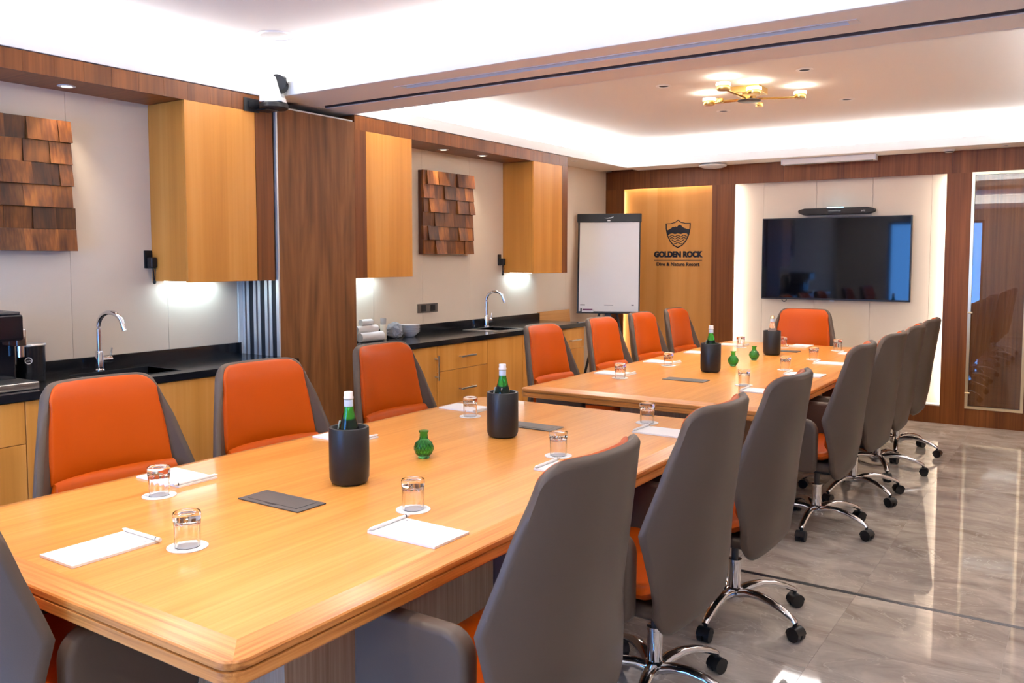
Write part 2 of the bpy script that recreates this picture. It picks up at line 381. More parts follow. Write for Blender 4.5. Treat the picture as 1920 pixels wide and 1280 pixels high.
# far wall: walnut frame, logo panel, screen niche, glazed panel
wfar = struct('wall_far', M().box(XW - .1, XR + .1, YF + .16, YF + .30, 0, ZC), WALNUT, 'walnut panelled wall with logo panel and screen niche', 0)
def fw(name, x0, x1, z0, z1, mat=None, y0=0, y1=.16, label=None): return ob(name, M().box(x0, x1, YF + y0, YF + y1, z0, z1), mat or WALNUT, wfar, 0, label)
hx = [XW, -3.62, -2.55, -1.05, -.35, XR]
for a, b in zip(hx, hx[1:]): fw('header_board', a + .001, b - .001, 2.262, ZS, None, 0, .022)
fw('header_core', XW, XR, 2.34, ZS, None, .022, .16)
for a, b, c, d in ((XW, -4.30, XW, -4.37), (-3.28, -3.04, -3.25, -3.10), (-1.087, -.884, -1.03, -.884), (-.43, XR, -.43, XR)):
    fw('post', a, b, 0, 2.262, None, 0, .022); fw('post_core', c, d, 0, 2.34, None, .022, .16)
fw('plinth', -4.30, -3.28, 0, .16); fw('plinth', -3.04, -1.087, 0, .16); fw('plinth', -.884, -.43, 0, .158)
fw('niche_sill', -3.04, -1.087, .16, .172, WHITE)
LOGOW = wood('logo_oak', (.52, .21, .045), (.62, .265, .06), (.68, .31, .085), axis='z', scale=4.5, rough=.4, vary=.05, figure=.85, stretch=.03)
for a, b in ((-4.30, -3.93), (-3.93, -3.60), (-3.60, -3.28)): fw('logo_panel', a - .07 * (a == -4.30), b + .03 * (b == -3.28), .10, 2.34, LOGOW, .075, .095)
for a, b in ((-3.10, -2.77), (-2.77, -2.25), (-2.25, -1.73), (-1.73, -1.22), (-1.22, -1.03)): fw('niche_panel', a + .001, b - .001, .10, 2.34, CREAM, .10, .12)
# glazed panel
door = struct('door_1', M().box(-.884, -.860, YF - .012, YF + .03, .158, 2.262).box(-.454, -.43, YF - .012, YF + .03, .158, 2.262).box(-.86, -.454, YF - .012, YF + .03, .158, .182).box(-.86, -.454, YF - .012, YF + .03, 2.238, 2.262), GOLD, 'tall glazed panel with slim gold frame over walnut', 0)
ob('glass_pane', M().box(-.86, -.454, YF - .002, YF + .004, .182, 2.238), PANE, door, 0)
ob('walnut_backing', M().box(-.86, -.454, YF + .035, YF + .05, .182, 2.238), WALNUT, door, 0)
for z in (1.02, .30): ob('hinge', M().cyl((-.885, YF - .016, z), (-.845, YF - .016, z), .008, n=12), GOLD, door)
# niche LEDs and logo LEDs (strips behind the posts)
def strip(x, y, z0, z1, rz, e, col):
    light('niche_led', 'AREA', (x, y, (z0 + z1) / 2), e, col, (PI / 2, 0, rz), .03, z1 - z0)
strip(-3.078, YF + .050, .2, 2.25, -PI / 2 + .45, 4.5, (1, .93, .82))
strip(-1.050, YF + .050, .2, 2.25, PI / 2 - .45, 4.5, (1, .93, .82))
strip(-4.350, YF + .045, .2, 2.25, -PI / 2 + .45, 3.5, (1, .9, .8))
light('logo_led', 'AREA', (-3.80, YF + .045, 2.310), 1.6, (1, .9, .8), (.45, 0, 0), 1.0, .03)

# logo on the panel
YL = YF + .074
sg = thing('wall_logo', 'dark shield emblem with resort lettering on the lit oak panel', 'sign', (-3.685, YL, 1.49))
def shield_pt(t):           # outline of the shield, local x/z (height .30, width .29)
    pts = [(0, .430), (.035, .405), (.085, .392), (.143, .392), (.141, .33), (.125, .26), (.095, .20), (.05, .15), (0, .125)]
    return pts
half = shield_pt(0); outl = half + [(-x, z) for x, z in half[-2:0:-1]]
fr = M(); n = len(outl)
cxz = (0, .29)
inn = [(x * .92, cxz[1] + (z - cxz[1]) * .925) for x, z in outl]
A = [fr.bm.verts.new((x, 0, z)) for x, z in outl]; B = [fr.bm.verts.new((x, 0, z)) for x, z in inn]
A2 = [fr.bm.verts.new((x, -.004, z)) for x, z in outl]; B2 = [fr.bm.verts.new((x, -.004, z)) for x, z in inn]
for k in range(n):
    j = (k + 1) % n
    fr.bm.faces.new((A2[k], A2[j], B2[j], B2[k])); fr.bm.faces.new((A[k], A[j], A2[j], A2[k])); fr.bm.faces.new((B[k], B[j], B2[j], B2[k]))
ob('shield_outline', fr, INK, sg, 0)
mt = [(-.132, .315), (-.10, .325), (-.06, .353), (-.045, .350), (-.03, .357), (-.012, .353), (.012, .375), (.03, .372), (.06, .345), (.10, .328), (.134, .322), (.118, .262), (.10, .283), (.065, .287), (.035, .275), (0, .285), (-.035, .275), (-.065, .287), (-.09, .280), (-.115, .262)]
ob('mountain', M().prism(mt, 'y', -.004, 0), INK, sg, 0)
for q, (z, wv) in enumerate(((.255, .105), (.230, .088), (.205, .070), (.178, .045))):
    path = [(-wv + 2 * wv * i / 24, -.002, z + .008 * math.cos(2 * PI * (-wv + 2 * wv * i / 24) / .068)) for i in range(25)]
    ob('wave', M().tube(path, .0042, 6), INK, sg)
text('lettering', 'GOLDEN ROCK', .083, INK, sg, (0, -.002, .055), (PI / 2, 0, 0), .002, .0050, .92)
ob('rule', M().box(-.275, .275, -.004, 0, -.010, -.004), INK, sg, 0)
text('lettering', 'Dive & Nature Resort', .055, INK, sg, (0, -.002, -.050), (PI / 2, 0, 0), .002, .0008, 1.0)

# ================================================================== left-hand joinery
def header(nm, y0, y1, ends, lab):
    o = struct(nm, M().box(XP + .001, XF - .02, y0, y1, 2.362, ZS - .006), WALNUT_X, lab, 0)
    n = max(1, round((y1 - y0) / .145)); d = (y1 - y0) / n
    for k in range(n): ob('veneer_board', M().box(XF - .02, XF, y0 + k * d + .0006, y0 + (k + 1) * d - .0006, 2.36, ZS - .006), WALNUT, o, 0)
    for a, b in ends: ob('end_board', M().box(XP + .002, XF + .001, a, b, 1.37, 2.361), WALNUT, o, 0)
    return o
header('trim_1', .2, 3.54, ((3.412, 3.54),), 'walnut header and end board around the upper cabinet by the coffee machine')
header('trim_2', 4.236, 7.06, ((4.236, 4.345), (6.965, 7.06)), 'walnut header and end boards around the two upper cabinets beside the flipchart')
def led(x, y, z, ly, k): light('cabinet_led', 'AREA', (x, y, z), k, COOL, (0, 0, 0), .03, ly)
def upper(y0, y1, label):
    t = thing('wall_cabinet', label, 'cabinet', (XP, y0, 1.37), 0, 'honey veneer wall cabinets')
    W_ = y1 - y0; D = XF - XP
    ob('cabinet_body', M().box(.001, D - .020, .001, W_ - .001, .004, .989), CABW, t, 0)
    ob('cabinet_door', M().box(D - .019, D, 0, W_, 0, .990, .0015, 1), CABW, t, 0)
    ob('light_strip', M().box(.05, .075, .04, W_ - .06, -.006, .004), LEDM, t, 0, 'cool white light strip under the cabinet')
    led(XP + .0625, (y0 + y1) / 2, 1.362, W_ - .12, 1.0)
    return t
upper(2.934, 3.41, 'honey veneer wall cabinet above the black-sink worktop')
upper(4.347, 4.822, 'honey veneer wall cabinet beside the folded walnut partition')
upper(6.467, 6.963, 'honey veneer wall cabinet above the steel sink, nearest the flipchart')
def downlight(x, y, z, e, r=.035, col=WARM, spot=1.5, lab=None, cat='light', grp='recessed downlights', dark=True):
    t = thing('downlight', lab, cat, (x, y, z), 0, grp)
    ob('trim_ring', M().lathe([(r * .72, -.001), (r * .74, -.004), (r, -.004), (r + .008, -.002), (r + .008, .0)], 24), WHITE, t)
    ob('baffle', M().lathe([(r * .74, -.0015), (.0001, -.0018)], 24), DARK if dark else LAMPM, t)
    light('downlight_bulb', 'SPOT', (x, y, z - .012), e, col, (0, 0, 0), spot=spot, blend=.7, radius=.025)
downlight(-4.284, 2.393, 2.362, 9, lab='small white downlight in the walnut header above the near wood relief', dark=False)
downlight(-4.282, 5.42, 2.362, 9, lab='white downlight under the far walnut header, closest to the partition', dark=False)
downlight(-4.255, 5.91, 2.362, 9, lab='white downlight under the far walnut header, closest to the flipchart', dark=False)
for i, (x, y) in enumerate(((-2.51, 5.65), (-1.55, 5.66), (-1.56, 6.87), (-2.52, 6.86))):
    downlight(x, y, ZC, 45, r=.045, spot=1.9, lab='dark ceiling spot by the brass chandelier, ' + ('cabinet side, nearer the beam', 'aisle side, nearer the beam', 'aisle side, nearer the television', 'cabinet side, nearer the television')[i], grp='ceiling spots around the chandelier')
for i, (x, y) in enumerate(((-2.51, .52), (-1.55, .52), (-1.55, 1.72), (-2.51, 1.72))):  # unseen spots added to light the near half, mirroring the far four
    downlight(x, y, ZC, 45, r=.045, spot=1.9, lab='added unseen dark ceiling spot above the one-vase table, ' + ('cabinet side, nearer the window', 'aisle side, nearer the window', 'aisle side, nearer the beam', 'cabinet side, nearer the beam')[i], grp='added ceiling spots over the one-vase table')
for x, y, lab in ((-4.25, 7.45, 'small soffit spot beside the far wall cabinet'), (-.62, 8.45, 'small soffit spot above the glazed panel')):
    downlight(x, y, ZS, 7, r=.028, spot=1.7, lab=lab)

# base cabinets
ZT = .908; XCF = -3.89           # worktop top and front edge
def handle(parent, y0, y1, z, vertical=False):
    m = M()
    if vertical:
        m.box(.030, .038, -.006, .006, y0, y1, .001, 1)
        for q in (y0 + .02, y1 - .03): m.box(0, .032, -.005, .005, q, q + .012)
    else:
        m.box(.030, .038, y0, y1, z - .006, z + .006, .001, 1)
        for q in (y0 + .012, y1 - .024): m.box(0, .032, q, q + .012, z - .005, z + .005)
    return m
def base_unit(y0, y1, fronts, label):
    """fronts: list of (kind, z0, z1, handle) ; kind drawer/door"""
    t = thing('base_cabinet', label, 'cabinet', (XP + .001, y0, 0), 0, 'honey veneer base cabinets')
    W_ = y1 - y0; D = XCF - .02 - XP
    ob('cabinet_body', M().box(0, D - .021, .001, W_ - .001, .08, ZT - (.16 if 'sink' in label else .038)), CABW, t, 0)
    ob('toe_kick', M().box(0, D - .07, .001, W_ - .001, 0, .08), BLACKM, t, 0)
    for (kind, a, b, z0, z1, h) in fronts:
        d = ob('drawer_front' if kind == 'drawer' else 'cabinet_door', M().box(0, .019, a + .0015, b - .0015, z0 + .0015, z1 - .0015, .001, 1), CABW, t, 0)
        d.location = (D - .019, 0, 0)
        if h:
            hm = handle(d, h[0], h[1], h[2]) if len(h) == 3 else handle(d, h[0], h[1], 0, True)
            hh = ob('handle', hm, STEEL, d, 40, 'brushed steel bar handle'); hh.location = (.019, b - .02 if len(h) == 2 else 0, 0)
    return t
ZB = .09; ZD = .676; ZU = ZT - .04
base_unit(1.10, 1.945, (('drawer', 0, .845, ZD, ZU, None), ('drawer', 0, .845, .36, ZD, None), ('drawer', 0, .845, ZB, .36, None)), 'honey veneer drawer unit under the coffee machine')
base_unit(1.946, 2.96, (('door', 0, .507, ZB, ZU, None), ('door', .507, 1.014, ZB, ZU, None)), 'honey veneer double-door unit below the black sink')
base_unit(2.961, 3.52, (('door', 0, .559, ZB, ZU, None),), 'honey veneer unit at the worktop end by the partition')
base_unit(4.25, 4.86, (('door', 0, .61, ZB, ZU, (.62, .80)),), 'honey veneer door unit with upright bar handle')
base_unit(4.861, 5.49, (('drawer', 0, .629, ZD, ZU, (.25, .44, .770)), ('drawer', 0, .629, .335, ZD, (.25, .44, .527)), ('drawer', 0, .629, ZB, .335, None)), 'honey veneer drawer unit with two short bar handles')
base_unit(5.491, 6.515, (('door', 0, .512, ZB, ZU, None), ('door', .512, 1.024, ZB, ZU, None)), 'honey veneer door unit below the steel sink')
base_unit(6.516, 7.055, (('drawer', 0, .539, ZD, ZU, (.25, .43, .757)), ('drawer', 0, .539, ZB, ZD, None)), 'honey veneer drawer unit at the worktop end by the flipchart')
def worktop(y0, y1, sink, label, steel):
    t = thing('worktop', label, 'worktop', (0, 0, ZT))
    sx0, sx1, sy0, sy1 = sink
    m = M().box(XP + .002, XCF, y0, sy0, -.036, 0).box(XP + .002, XCF, sy1, y1, -.036, 0).box(XP + .002, sx0, sy0, sy1, -.036, 0).box(sx1, XCF, sy0, sy1, -.036, 0)
    ob('slab', m, STONE, t, 0)
    ob('backsplash', M().box(XP + .001, XP + .02, y0, y1, .0005, .068), STONE, t, 0)
    b = M(); mt_ = STEEL if steel else BLACKM
    b.box(sx0 - .004, sx0, sy0, sy1, -.14, .002).box(sx1, sx1 + .004, sy0, sy1, -.14, .002).box(sx0, sx1, sy0 - .004, sy0, -.14, .002).box(sx0, sx1, sy1, sy1 + .004, -.14, .002).box(sx0, sx1, sy0, sy1, -.145, -.14)
    if steel: b.box(sx0 - .03, sx0, sy0 - .10, sy1 + .02, 0, .003).box(sx1, sx1 + .02, sy0 - .10, sy1 + .02, 0, .003).box(sx0, sx1, sy1, sy1 + .02, 0, .003).box(sx0, sx1, sy0 - .10, sy0, 0, .003)
    ob('sink_bowl', b, mt_, t, 0)
worktop(1.10, 3.53, (-4.29, -4.00, 2.36, 2.80), 'black stone worktop with a black sink by the coffee machine', False)
worktop(4.24, 7.07, (-4.28, -4.00, 5.80, 6.10), 'black stone worktop with a steel sink', True)
def faucet(y, label):
    t = thing('faucet', label, 'faucet', (-4.345, y, ZT), 0, 'chrome sink taps')
    ob('faucet_body', M().lathe([(.0001, .001), (.026, .001), (.026, .006), (.020, .012), (.019, .10), (.017, .105), (.0001, .105)], 24), CHROME, t)
    path = [(0, 0, .10), (0, 0, .22)] + [(.075 - .075 * math.cos(a), .045 * (1 - math.cos(a)) / 2, .235 + .075 * math.sin(a)) for a in [PI * k / 12 for k in range(0, 11)]]
    path += [(.155, .05, .215)]
    ob('spout', M().tube(path, .0125, 14), CHROME, t)
    ob('lever', M().cyl((0, .012, .055), (0, .066, .055), .0185, n=20).tube([(0, .058, .062), (.004, .064, .09), (.006, .068, .118)], [.010, .008, .007], 10, flat=.6), CHROME, t)
faucet(2.555, 'chrome gooseneck tap at the black sink by the coffee machine')
faucet(6.09, 'chrome gooseneck tap at the steel sink')

# folded partition stack
for k in range(4):
    x1 = -4.085 - k * .105
    t = thing('partition_panel', ['walnut faced folding wall panel, front of the parked stack', 'folding wall panel second in the parked stack', 'folding wall panel third in the parked stack', 'folding wall panel parked against the wall'][k], 'partition', (x1, 3.555, 0), 0, 'parked folding wall panels')
    ob('panel_face', M().box(-.014, 0, .012, .665, .012, 2.405), WALNUT_P if k == 0 else WALNUT, t, 0)
    ob('panel_core', M().box(-.078, -.014, .016, .66, .012, 2.40), ALU, t, 0)
    ob('panel_face', M().box(-.092, -.078, .012, .665, .012, 2.405), WALNUT_P, t, 0)
    ob('edge_profile', M().box(-.090, -.066, .0, .016, .012, 2.405).box(-.026, -.002, .0, .016, .012, 2.405), ALU, t, 0, 'pale aluminium edge profile')
    ob('edge_seal', M().box(-.066, -.026, .004, .016, .012, 2.405), DARK, t, 0)
    ob('top_seal', M().box(-.085, -.006, .02, .655, 2.405, 2.415), ALU, t, 0)
# light door jamb beside the stack
struct('trim_3', M().box(XW + .001, XP + .01, 3.523, 3.553, .0, 2.36), pbr('pale_jamb', (.72, .74, .74), .5), 'pale upright jamb behind the parked partition', 0)

# wall reliefs of acacia blocks
def relief(y0, label, seed):
    rnd = random.Random(seed)
    t = thing('wall_relief', label, 'wall art', (XP + .001, y0, 1.54), 0, 'acacia block reliefs')
    Wd = .66; H = .66; rows = 6; rh = H / rows
    ob('backing_board', M().box(0, .045, .012, Wd - .012, .0, H), pbr('dark_backing_%d' % seed, (.075, .022, .010), .45), t, 0)
    for r in range(rows):
        edges = [0.0]
        off = (.35 if r % 2 else 0)
        nblk = 5; edge = rnd.choice((-.008, .0, .008)); edge2 = rnd.choice((-.008, .0, .008))
        cuts = sorted([(k + off + rnd.uniform(-.12, .12)) / nblk for k in range(1 - (1 if off else 0), nblk)])
        cuts = [0] + [c for c in cuts if .05 < c < .96] + [1]
        for k, (a, b) in enumerate(zip(cuts, cuts[1:])):
            ya, yb = a * Wd + .0006, b * Wd - .0006
            out = rnd.choice((.0, .010, .018, .026)) ; top_in = out * .3
            z0 = r * rh; z1 = z0 + rh - .0008
            poly = [(.046, z0), (.062 + out, z0), (.062 + top_in, z1), (.046, z1)]
            mm = M(); V = {}
            for i, (x, z) in enumerate(poly):
                V[i] = (mm.bm.verts.new((x, ya + (edge if k == 0 else 0), z)), mm.bm.verts.new((x, yb + (edge2 if b == 1 else 0), z)))
            for i in range(4):
                j = (i + 1) % 4; mm.bm.faces.new((V[i][0], V[j][0], V[j][1], V[i][1]))
            mm.bm.faces.new([V[i][0] for i in range(4)]); mm.bm.faces.new([V[i][1] for i in range(3, -1, -1)])
            ob('wood_block', mm, BLOCK, t, 0)
relief(1.797, 'square relief of stepped acacia blocks above the coffee machine', 3)
relief(5.27, 'square relief of stepped acacia blocks between the two far wall cabinets', 5)

# sockets
def plug_socket(y, z, label):
    t = thing('wall_socket', label, 'socket', (XP, y, z), 0, 'sockets with plugged adapters')
    ob('faceplate', M().box(.0005, .010, -.024, .024, -.050, .050, .003), BLACKP, t)
    ob('adapter', M().box(.010, .060, -.014, .022, -.048, .012, .008, 3), BLACKP, t)
    ob('cable', M().tube([(.03, .012, -.04), (.03, .016, -.08), (.025, .020, -.12)], .004, 8).tube([(.03, .024, -.04), (.034, .030, -.08), (.026, .026, -.125)], .004, 8).sph((.026, .023, -.128), .010, (1, 1, 1.3), 10), BLACKP, t)
plug_socket(2.908, 1.497, 'black wall socket with plug and cable by the black-sink wall cabinet')
plug_socket(6.405, 1.49, 'black wall socket with plug and cable by the steel-sink wall cabinet')
t = thing('wall_socket', 'grey double socket plate below the far wood relief', 'socket', (XP, 5.387, 1.104))
ob('faceplate', M().box(.0005, .009, -.125, .125, -.036, .036, .002), pbr('socket_grey', (.16, .13, .11), .4, .3), t)
for y in (-.058, .058): ob('socket_insert', M().box(.009, .012, y - .030, y + .030, -.026, .026, .002), BLACKP, t)

# coffee machine and milk cooler
t = thing('coffee_machine', 'black coffee machine with chrome spout on the black worktop', 'coffee machine', (-4.22, 1.87, ZT + .0008))
ob('machine_body', M().box(-.16, .10, -.17, .15, .0, .34, .012).box(-.16, .20, -.16, .14, .22, .34, .012), pbr('piano_black', (.008, .008, .010), .12), t)
ob('drip_tray', M().box(.06, .26, -.16, .17, .0, .035, .006), STEEL, t)
ob('spout', M().box(.10, .17, .12, .165, .19, .27, .006).cyl((.14, .15, .14), (.14, .15, .20), .016), CHROME, t)
ob('top_cover', M().box(-.15, .19, -.15, .13, .34, .352, .004), GREYP, t)
t = thing('milk_cooler', 'black canister with round badge and steel lid beside the coffee machine', 'canister', (-4.22, 2.135, ZT + .0008))
ob('canister_body', M().lathe([(.0001, 0), (.056, 0), (.062, .006), (.0635, .06), (.0635, .175), (.0001, .175)], 36), pbr('satin_black', (.008, .009, .011), .22), t)
ob('lid', M().lathe([(.0001, .175), (.068, .175), (.069, .180), (.066, .186), (.030, .190), (.0001, .190)], 36), STEEL, t)
bd = ob('badge', M().lathe([(.013, 0), (.0165, 0), (.0165, .002), (.013, .002), (.013, 0)], 24), STEEL, t); bd.location = (.052, -.036, .108); bd.rotation_euler = (PI / 2, 0, math.radians(55))
text('badge_lettering', 'jura', .012, STEEL, t, (.0535, -.0362, .108), (PI / 2, 0, math.radians(55)), .0008)

# things at the far end of the worktop
for (pts, rs, z, lab) in (([(.0, -.11), (.0, 0), (.0, .12)], .033, .033, 'rolled white towel lying lowest, at the front of the pile by the partition'),
                       ([(-.070, -.12), (-.070, 0), (-.070, .13)], .031, .031, 'rolled white towel lying lowest, behind another rolled towel'),
                       ([(-.036, -.11), (-.036, .0), (-.036, .10)], .029, .0840, 'rolled white towel resting on two others by the partition'),
                       ([(-.036, -.06), (-.036, .0), (-.036, .05)], .022, .1352, 'small rolled white towel on top of the towel pile')):
    t = thing('rolled_towel', lab, 'towel', (-4.27, 4.55, ZT + .0008), 0, 'rolled towels by the partition')
    n_ = len(pts)
    ob('towel_roll', M().tube([(x, y, z) for x, y in pts], rs, 16), CLOTH, t)
    d_ = (Vector((*pts[-1], 0)) - Vector((*pts[-2], 0))).normalized(); e_ = Vector((*pts[-1], z)) + d_ * .0008
    sp = [e_ + Vector((-d_.y, d_.x, 0)) * (rs * (.15 + .75 * k / 20)) * math.cos(k * .7) + Vector((0, 0, rs * (.15 + .75 * k / 20) * math.sin(k * .7))) for k in range(21)]
    ob('rolled_edge', M().tube(sp, .0012, 5), CLOTH, t)
t = thing('bottle', 'slim cream bottle with clear cap on the worktop by the rolled towels', 'bottle', (-4.30, 4.72, ZT + .0008))
ob('bottle_body', M().lathe([(.0001, 0), (.022, 0), (.023, .004), (.023, .105), (.021, .110), (.0001, .110)], 24), pbr('cream_plastic', (.72, .64, .52), .35), t)
ob('cap', M().lathe([(.0001, .110), (.020, .110), (.022, .150), (.020, .156), (.0001, .156)], 24), FOIL, t)
t = thing('wrapped_glasses', 'glass jug bundled in clear wrap on the worktop', 'glassware', (-4.29, 4.83, ZT + .0008))
rn = random.Random(4); mm = M()
bmesh.ops.create_icosphere(mm.bm, subdivisions=3, radius=.062, matrix=Matrix.Translation((0, 0, .058)))
for v in mm.bm.verts: v.co += Vector((rn.uniform(-.008, .008), rn.uniform(-.008, .008), rn.uniform(-.006, .006))); v.co.z = max(v.co.z, .001)
ob('clear_wrap', mm, FOIL, t, 10)
ob('jug', M().lathe([(.0001, .004), (.034, .004), (.040, .05), (.036, .10), (.038, .105), (.033, .100), (.036, .05), (.030, .010), (.0001, .010)], 24), pbr('smoked_glass', (.25, .22, .20), .1, trans=.6), t)
for k, lab in enumerate(('lowest', 'second lowest', 'middle', 'second highest', 'topmost')):
    t = thing('china_bowl', 'white china bowl, %s of the nested stack on the worktop' % lab, 'bowl', (-4.28, 4.99, ZT + .0008 + .0125 * k), 0, 'nested china bowls')
    ob('bowl_body', M().lathe([(.0001, .0), (.035, .0), (.040, .004), (.078, .040), (.0795, .042), (.074, .041), (.036, .0085), (.0001, .0075)], 32), CHINA, t)
    ob('bowl_rim', M().lathe([(.0770, .0395), (.0805, .0400), (.0805, .0425), (.0765, .0425), (.0770, .0395)], 32), pbr('grey_rim', (.35, .33, .32), .3), t)
# leaning board at the end of the worktop
bo = M().box(0, .018, 0, .64, 0, .975); bo.xf(Matrix.Translation((XW + .10, 7.14, 0.003)) @ Matrix.Rotation(math.radians(-5.0), 4, 'Y'))
tag(ob('wooden_board', bo, wood('pale_board', (.50, .22, .06), (.58, .28, .09), (.64, .33, .12), axis='y', scale=6, rough=.5), None, 0), 'plain honey-coloured board leaning on the wall past the worktop end', 'board')

# ptz camera
t = thing('conference_camera', 'white and black pan-tilt camera bracketed to the walnut header', 'camera', (-4.0, 3.47, 2.375))
ob('bracket', M().box(-.098, -.092, -.14, -.03, -.02, .058, .002).box(-.098, -.005, -.06, .035, -.010, -.002, .002).box(-.092, -.086, -.11, -.075, .005, .04, .002), BLACKM, t)
ob('camera_base', M().lathe([(.0001, -.002), (.060, -.002), (.066, .004), (.066, .022), (.060, .028), (.0001, .028)], 36), BLACKP, t)
yk = M()
arm_ = [(-.055, .028), (.052, .028), (.036, .085), (.020, .145), (.0, .160), (-.030, .158), (-.050, .135)]
yk.prism(arm_, 'x', -.052, -.030, .006); yk.prism(arm_, 'x', .030, .052, .006)
yk.lathe([(.0001, .028), (.058, .028), (.055, .050), (.0001, .055)], 32)
ob('yoke', yk, WHITE, t)
hd = M().cyl((-.029, .022, .120), (.029, .022, .120), .042, n=28).cyl((.0, .01, .124), (.0, .062, .134), .028, n=24)
ob('camera_head', hd, BLACKM, t); ob('lens', M().cyl((0, .061, .1338), (0, .066, .1348), .019, n=20), pbr('lens_glass', (.02, .02, .025), .03), t)
for o_ in t.children:
    if not o_.name.startswith('bracket'): o_.rotation_euler = (0, 0, math.radians(-56)); o_.scale = (1.25, 1.25, 1.2)

# speaker in ceiling
t = thing('ceiling_speaker', 'round white speaker grille in the ceiling above the walnut header', 'speaker', (-3.68, 3.22, ZC))
ob('speaker_ring', M().lathe([(.086, .0), (.088, -.008), (.100, -.006), (.102, 0)], 40), WHITE, t)
ob('speaker_grille', M().lathe([(.087, -.002), (.087, -.005), (.0001, -.007)], 40), pbr('grille', (.62, .62, .62), .6), t)

# soffit things above far wall
t = thing('access_point', 'round white wireless unit on the soffit above the logo panel', 'access point', (-3.21, 8.46, ZS))
ob('dome', M().lathe([(.0001, -.042), (.10, -.038), (.135, -.026), (.14, -.014), (.12, -.002), (.0001, -.0005)], 40), WHITE, t)
t = thing('screen_housing', 'long white roller housing on the soffit above the television', 'screen housing', (-2.08, 8.47, ZS))
ob('housing', M().box(-.42, .42, -.05, .05, -.055, -.001, .006), WHITE, t)
ob('end_cap', M().box(-.428, -.42, -.052, .052, -.057, -.001, .002), ALU, t); ob('end_cap', M().box(.42, .428, -.052, .052, -.057, -.001, .002), ALU, t)
ob('outlet_slot', M().box(-.40, .40, -.012, .0, -.058, -.0545), DARK, t, 0)
t = thing('smoke_detector', 'small white detector on the soffit right of the roller housing', 'detector', (-1.06, 8.50, ZS))
ob('detector_body', M().lathe([(.0001, -.028), (.030, -.026), (.045, -.012), (.048, -.0005), (.0001, -.0005)], 24), WHITE, t)
ob('detector_vent', M().lathe([(.034, -.0255), (.040, -.019), (.042, -.019), (.036, -.026)], 24), GREYP, t)

# television and video bar
t = thing('television', 'large black flat television in the lit cream niche', 'television', (-2.06, YF + .05, 1.50))
ob('bezel', M().box(-.695, .695, -.028, .010, -.403, .403, .004), BLACKM, t)
ob('screen', M().box(-.683, .683, -.0295, -.027, -.385, .393), SCREEN, t, 0)
ob('wall_bracket', M().box(-.3, .3, .010, .048, -.2, .2), BLACKM, t, 0)
ob('badge', M().box(-.02, .02, -.031, -.028, -.414, -.402, .002), STEEL, t)
ob('cable_loop', M().tube([(-.47 + .022 * math.cos(a), .0, -.405 + .022 * math.sin(a)) for a in [PI + PI * k / 8 for k in range(9)]], .004, 8), BLACKP, t)
t = thing('video_bar', 'black video conferencing bar with blue light above the television', 'video bar', (-2.04, YF + .02, 1.955))
vb = M().prism([(-.30, -.030), (.30, -.030), (.345, -.012), (.352, .004), (.345, .020), (.29, .033), (-.29, .033), (-.345, .020), (-.352, .004), (-.345, -.012)], 'y', -.05, .05, .006)
ob('bar_body', vb, pbr('bar_fabric', (.022, .021, .022), .7), t)
ob('lens_window', M().box(-.065, .055, -.054, -.050, -.018, .012, .002), pbr('lens_window', (.03, .03, .032), .1), t)
ob('indicator', M().box(-.075, .075, -.050, -.030, .0325, .040), BLUEL, t, 0, 'glowing blue light strip')
text('bar_lettering', 'poly', .022, WHITE, t, (.255, -.0515, .0), (PI / 2, 0, 0), .0005)
ob('bar_bracket', M().box(-.1, .1, .05, .078, -.02, .02), BLACKM, t, 0)

# flipchart
t = thing('flipchart', 'flipchart easel with white paper pad and black clamp bar before the oak panel', 'flipchart', (-4.14, 7.98, 0), math.radians(24))
bd = thing('tmp', '', ''); bpy.data.objects.remove(bd)
tilt = math.radians(-7)
R_ = Matrix.Translation((0, 0, .93)) @ Matrix.Rotation(tilt, 4, 'X')
ob('board', M().box(-.325, .325, -.012, .010, 0, 1.04, .004).xf(R_), BLACKM, t)
pp = ob('paper_pad', M().box(-.305, .312, -.021, -.0125, .022, .965).xf(R_), PAPER, t, 0)
ob('clamp_bar', M().box(-.335, .335, -.030, .012, .955, 1.045, .008).xf(R_), BLACKM, t)
lg = M().tube([(-.05, -.0315, 1.0), (-.02, -.0315, .996), (.02, -.0315, 1.0), (.045, -.0315, 1.012)], [.002, .005, .007, .004], 8, flat=.8).xf(R_)
ob('bar_mark', lg, WHITE, t); ob('bar_mark', M().box(-.018, .012, -.032, -.030, .965, .977).xf(R_), WHITE, t, 0)
ob('pen_tray', M().box(-.325, .335, -.055, -.012, .0, .012, .003).xf(R_), BLACKM, t)
ob('eraser', M().box(-.27, -.15, -.05, -.022, .012, .045, .003).xf(R_), WHITE, t); ob('eraser_felt', M().box(-.285, -.27, -.05, -.022, .012, .05, .002).xf(R_), BLACKP, t)
ob('eraser_sleeve', M().box(-.262, -.158, -.0512, -.0495, .030, .0452).xf(R_), pbr('purple_sleeve', (.16, .03, .10), .5), t, 0)
ob('print_line', M().box(-.04, .05, -.0218, -.0208, .085, .092).box(-.29, -.24, -.0218, -.0208, .083, .094).box(.24, .265, -.0218, -.0208, .083, .096).xf(R_), GREYINK, t, 0, 'small grey print along the pad foot')
ob('leg', M().tube([(-.03, .05, 1.2), (-.30, -.12, .004)], .013, 10), BLACKM, t)
ob('leg', M().tube([(.03, .05, 1.2), (.30, -.12, .004)], .013, 10), BLACKM, t)
ob('leg', M().tube([(0, .09, 1.25), (0, .34, .004)], .013, 10), BLACKM, t)
ob('mast', M().box(-.03, .03, .012, .04, -.30, .55).xf(R_), BLACKM, t, 0)

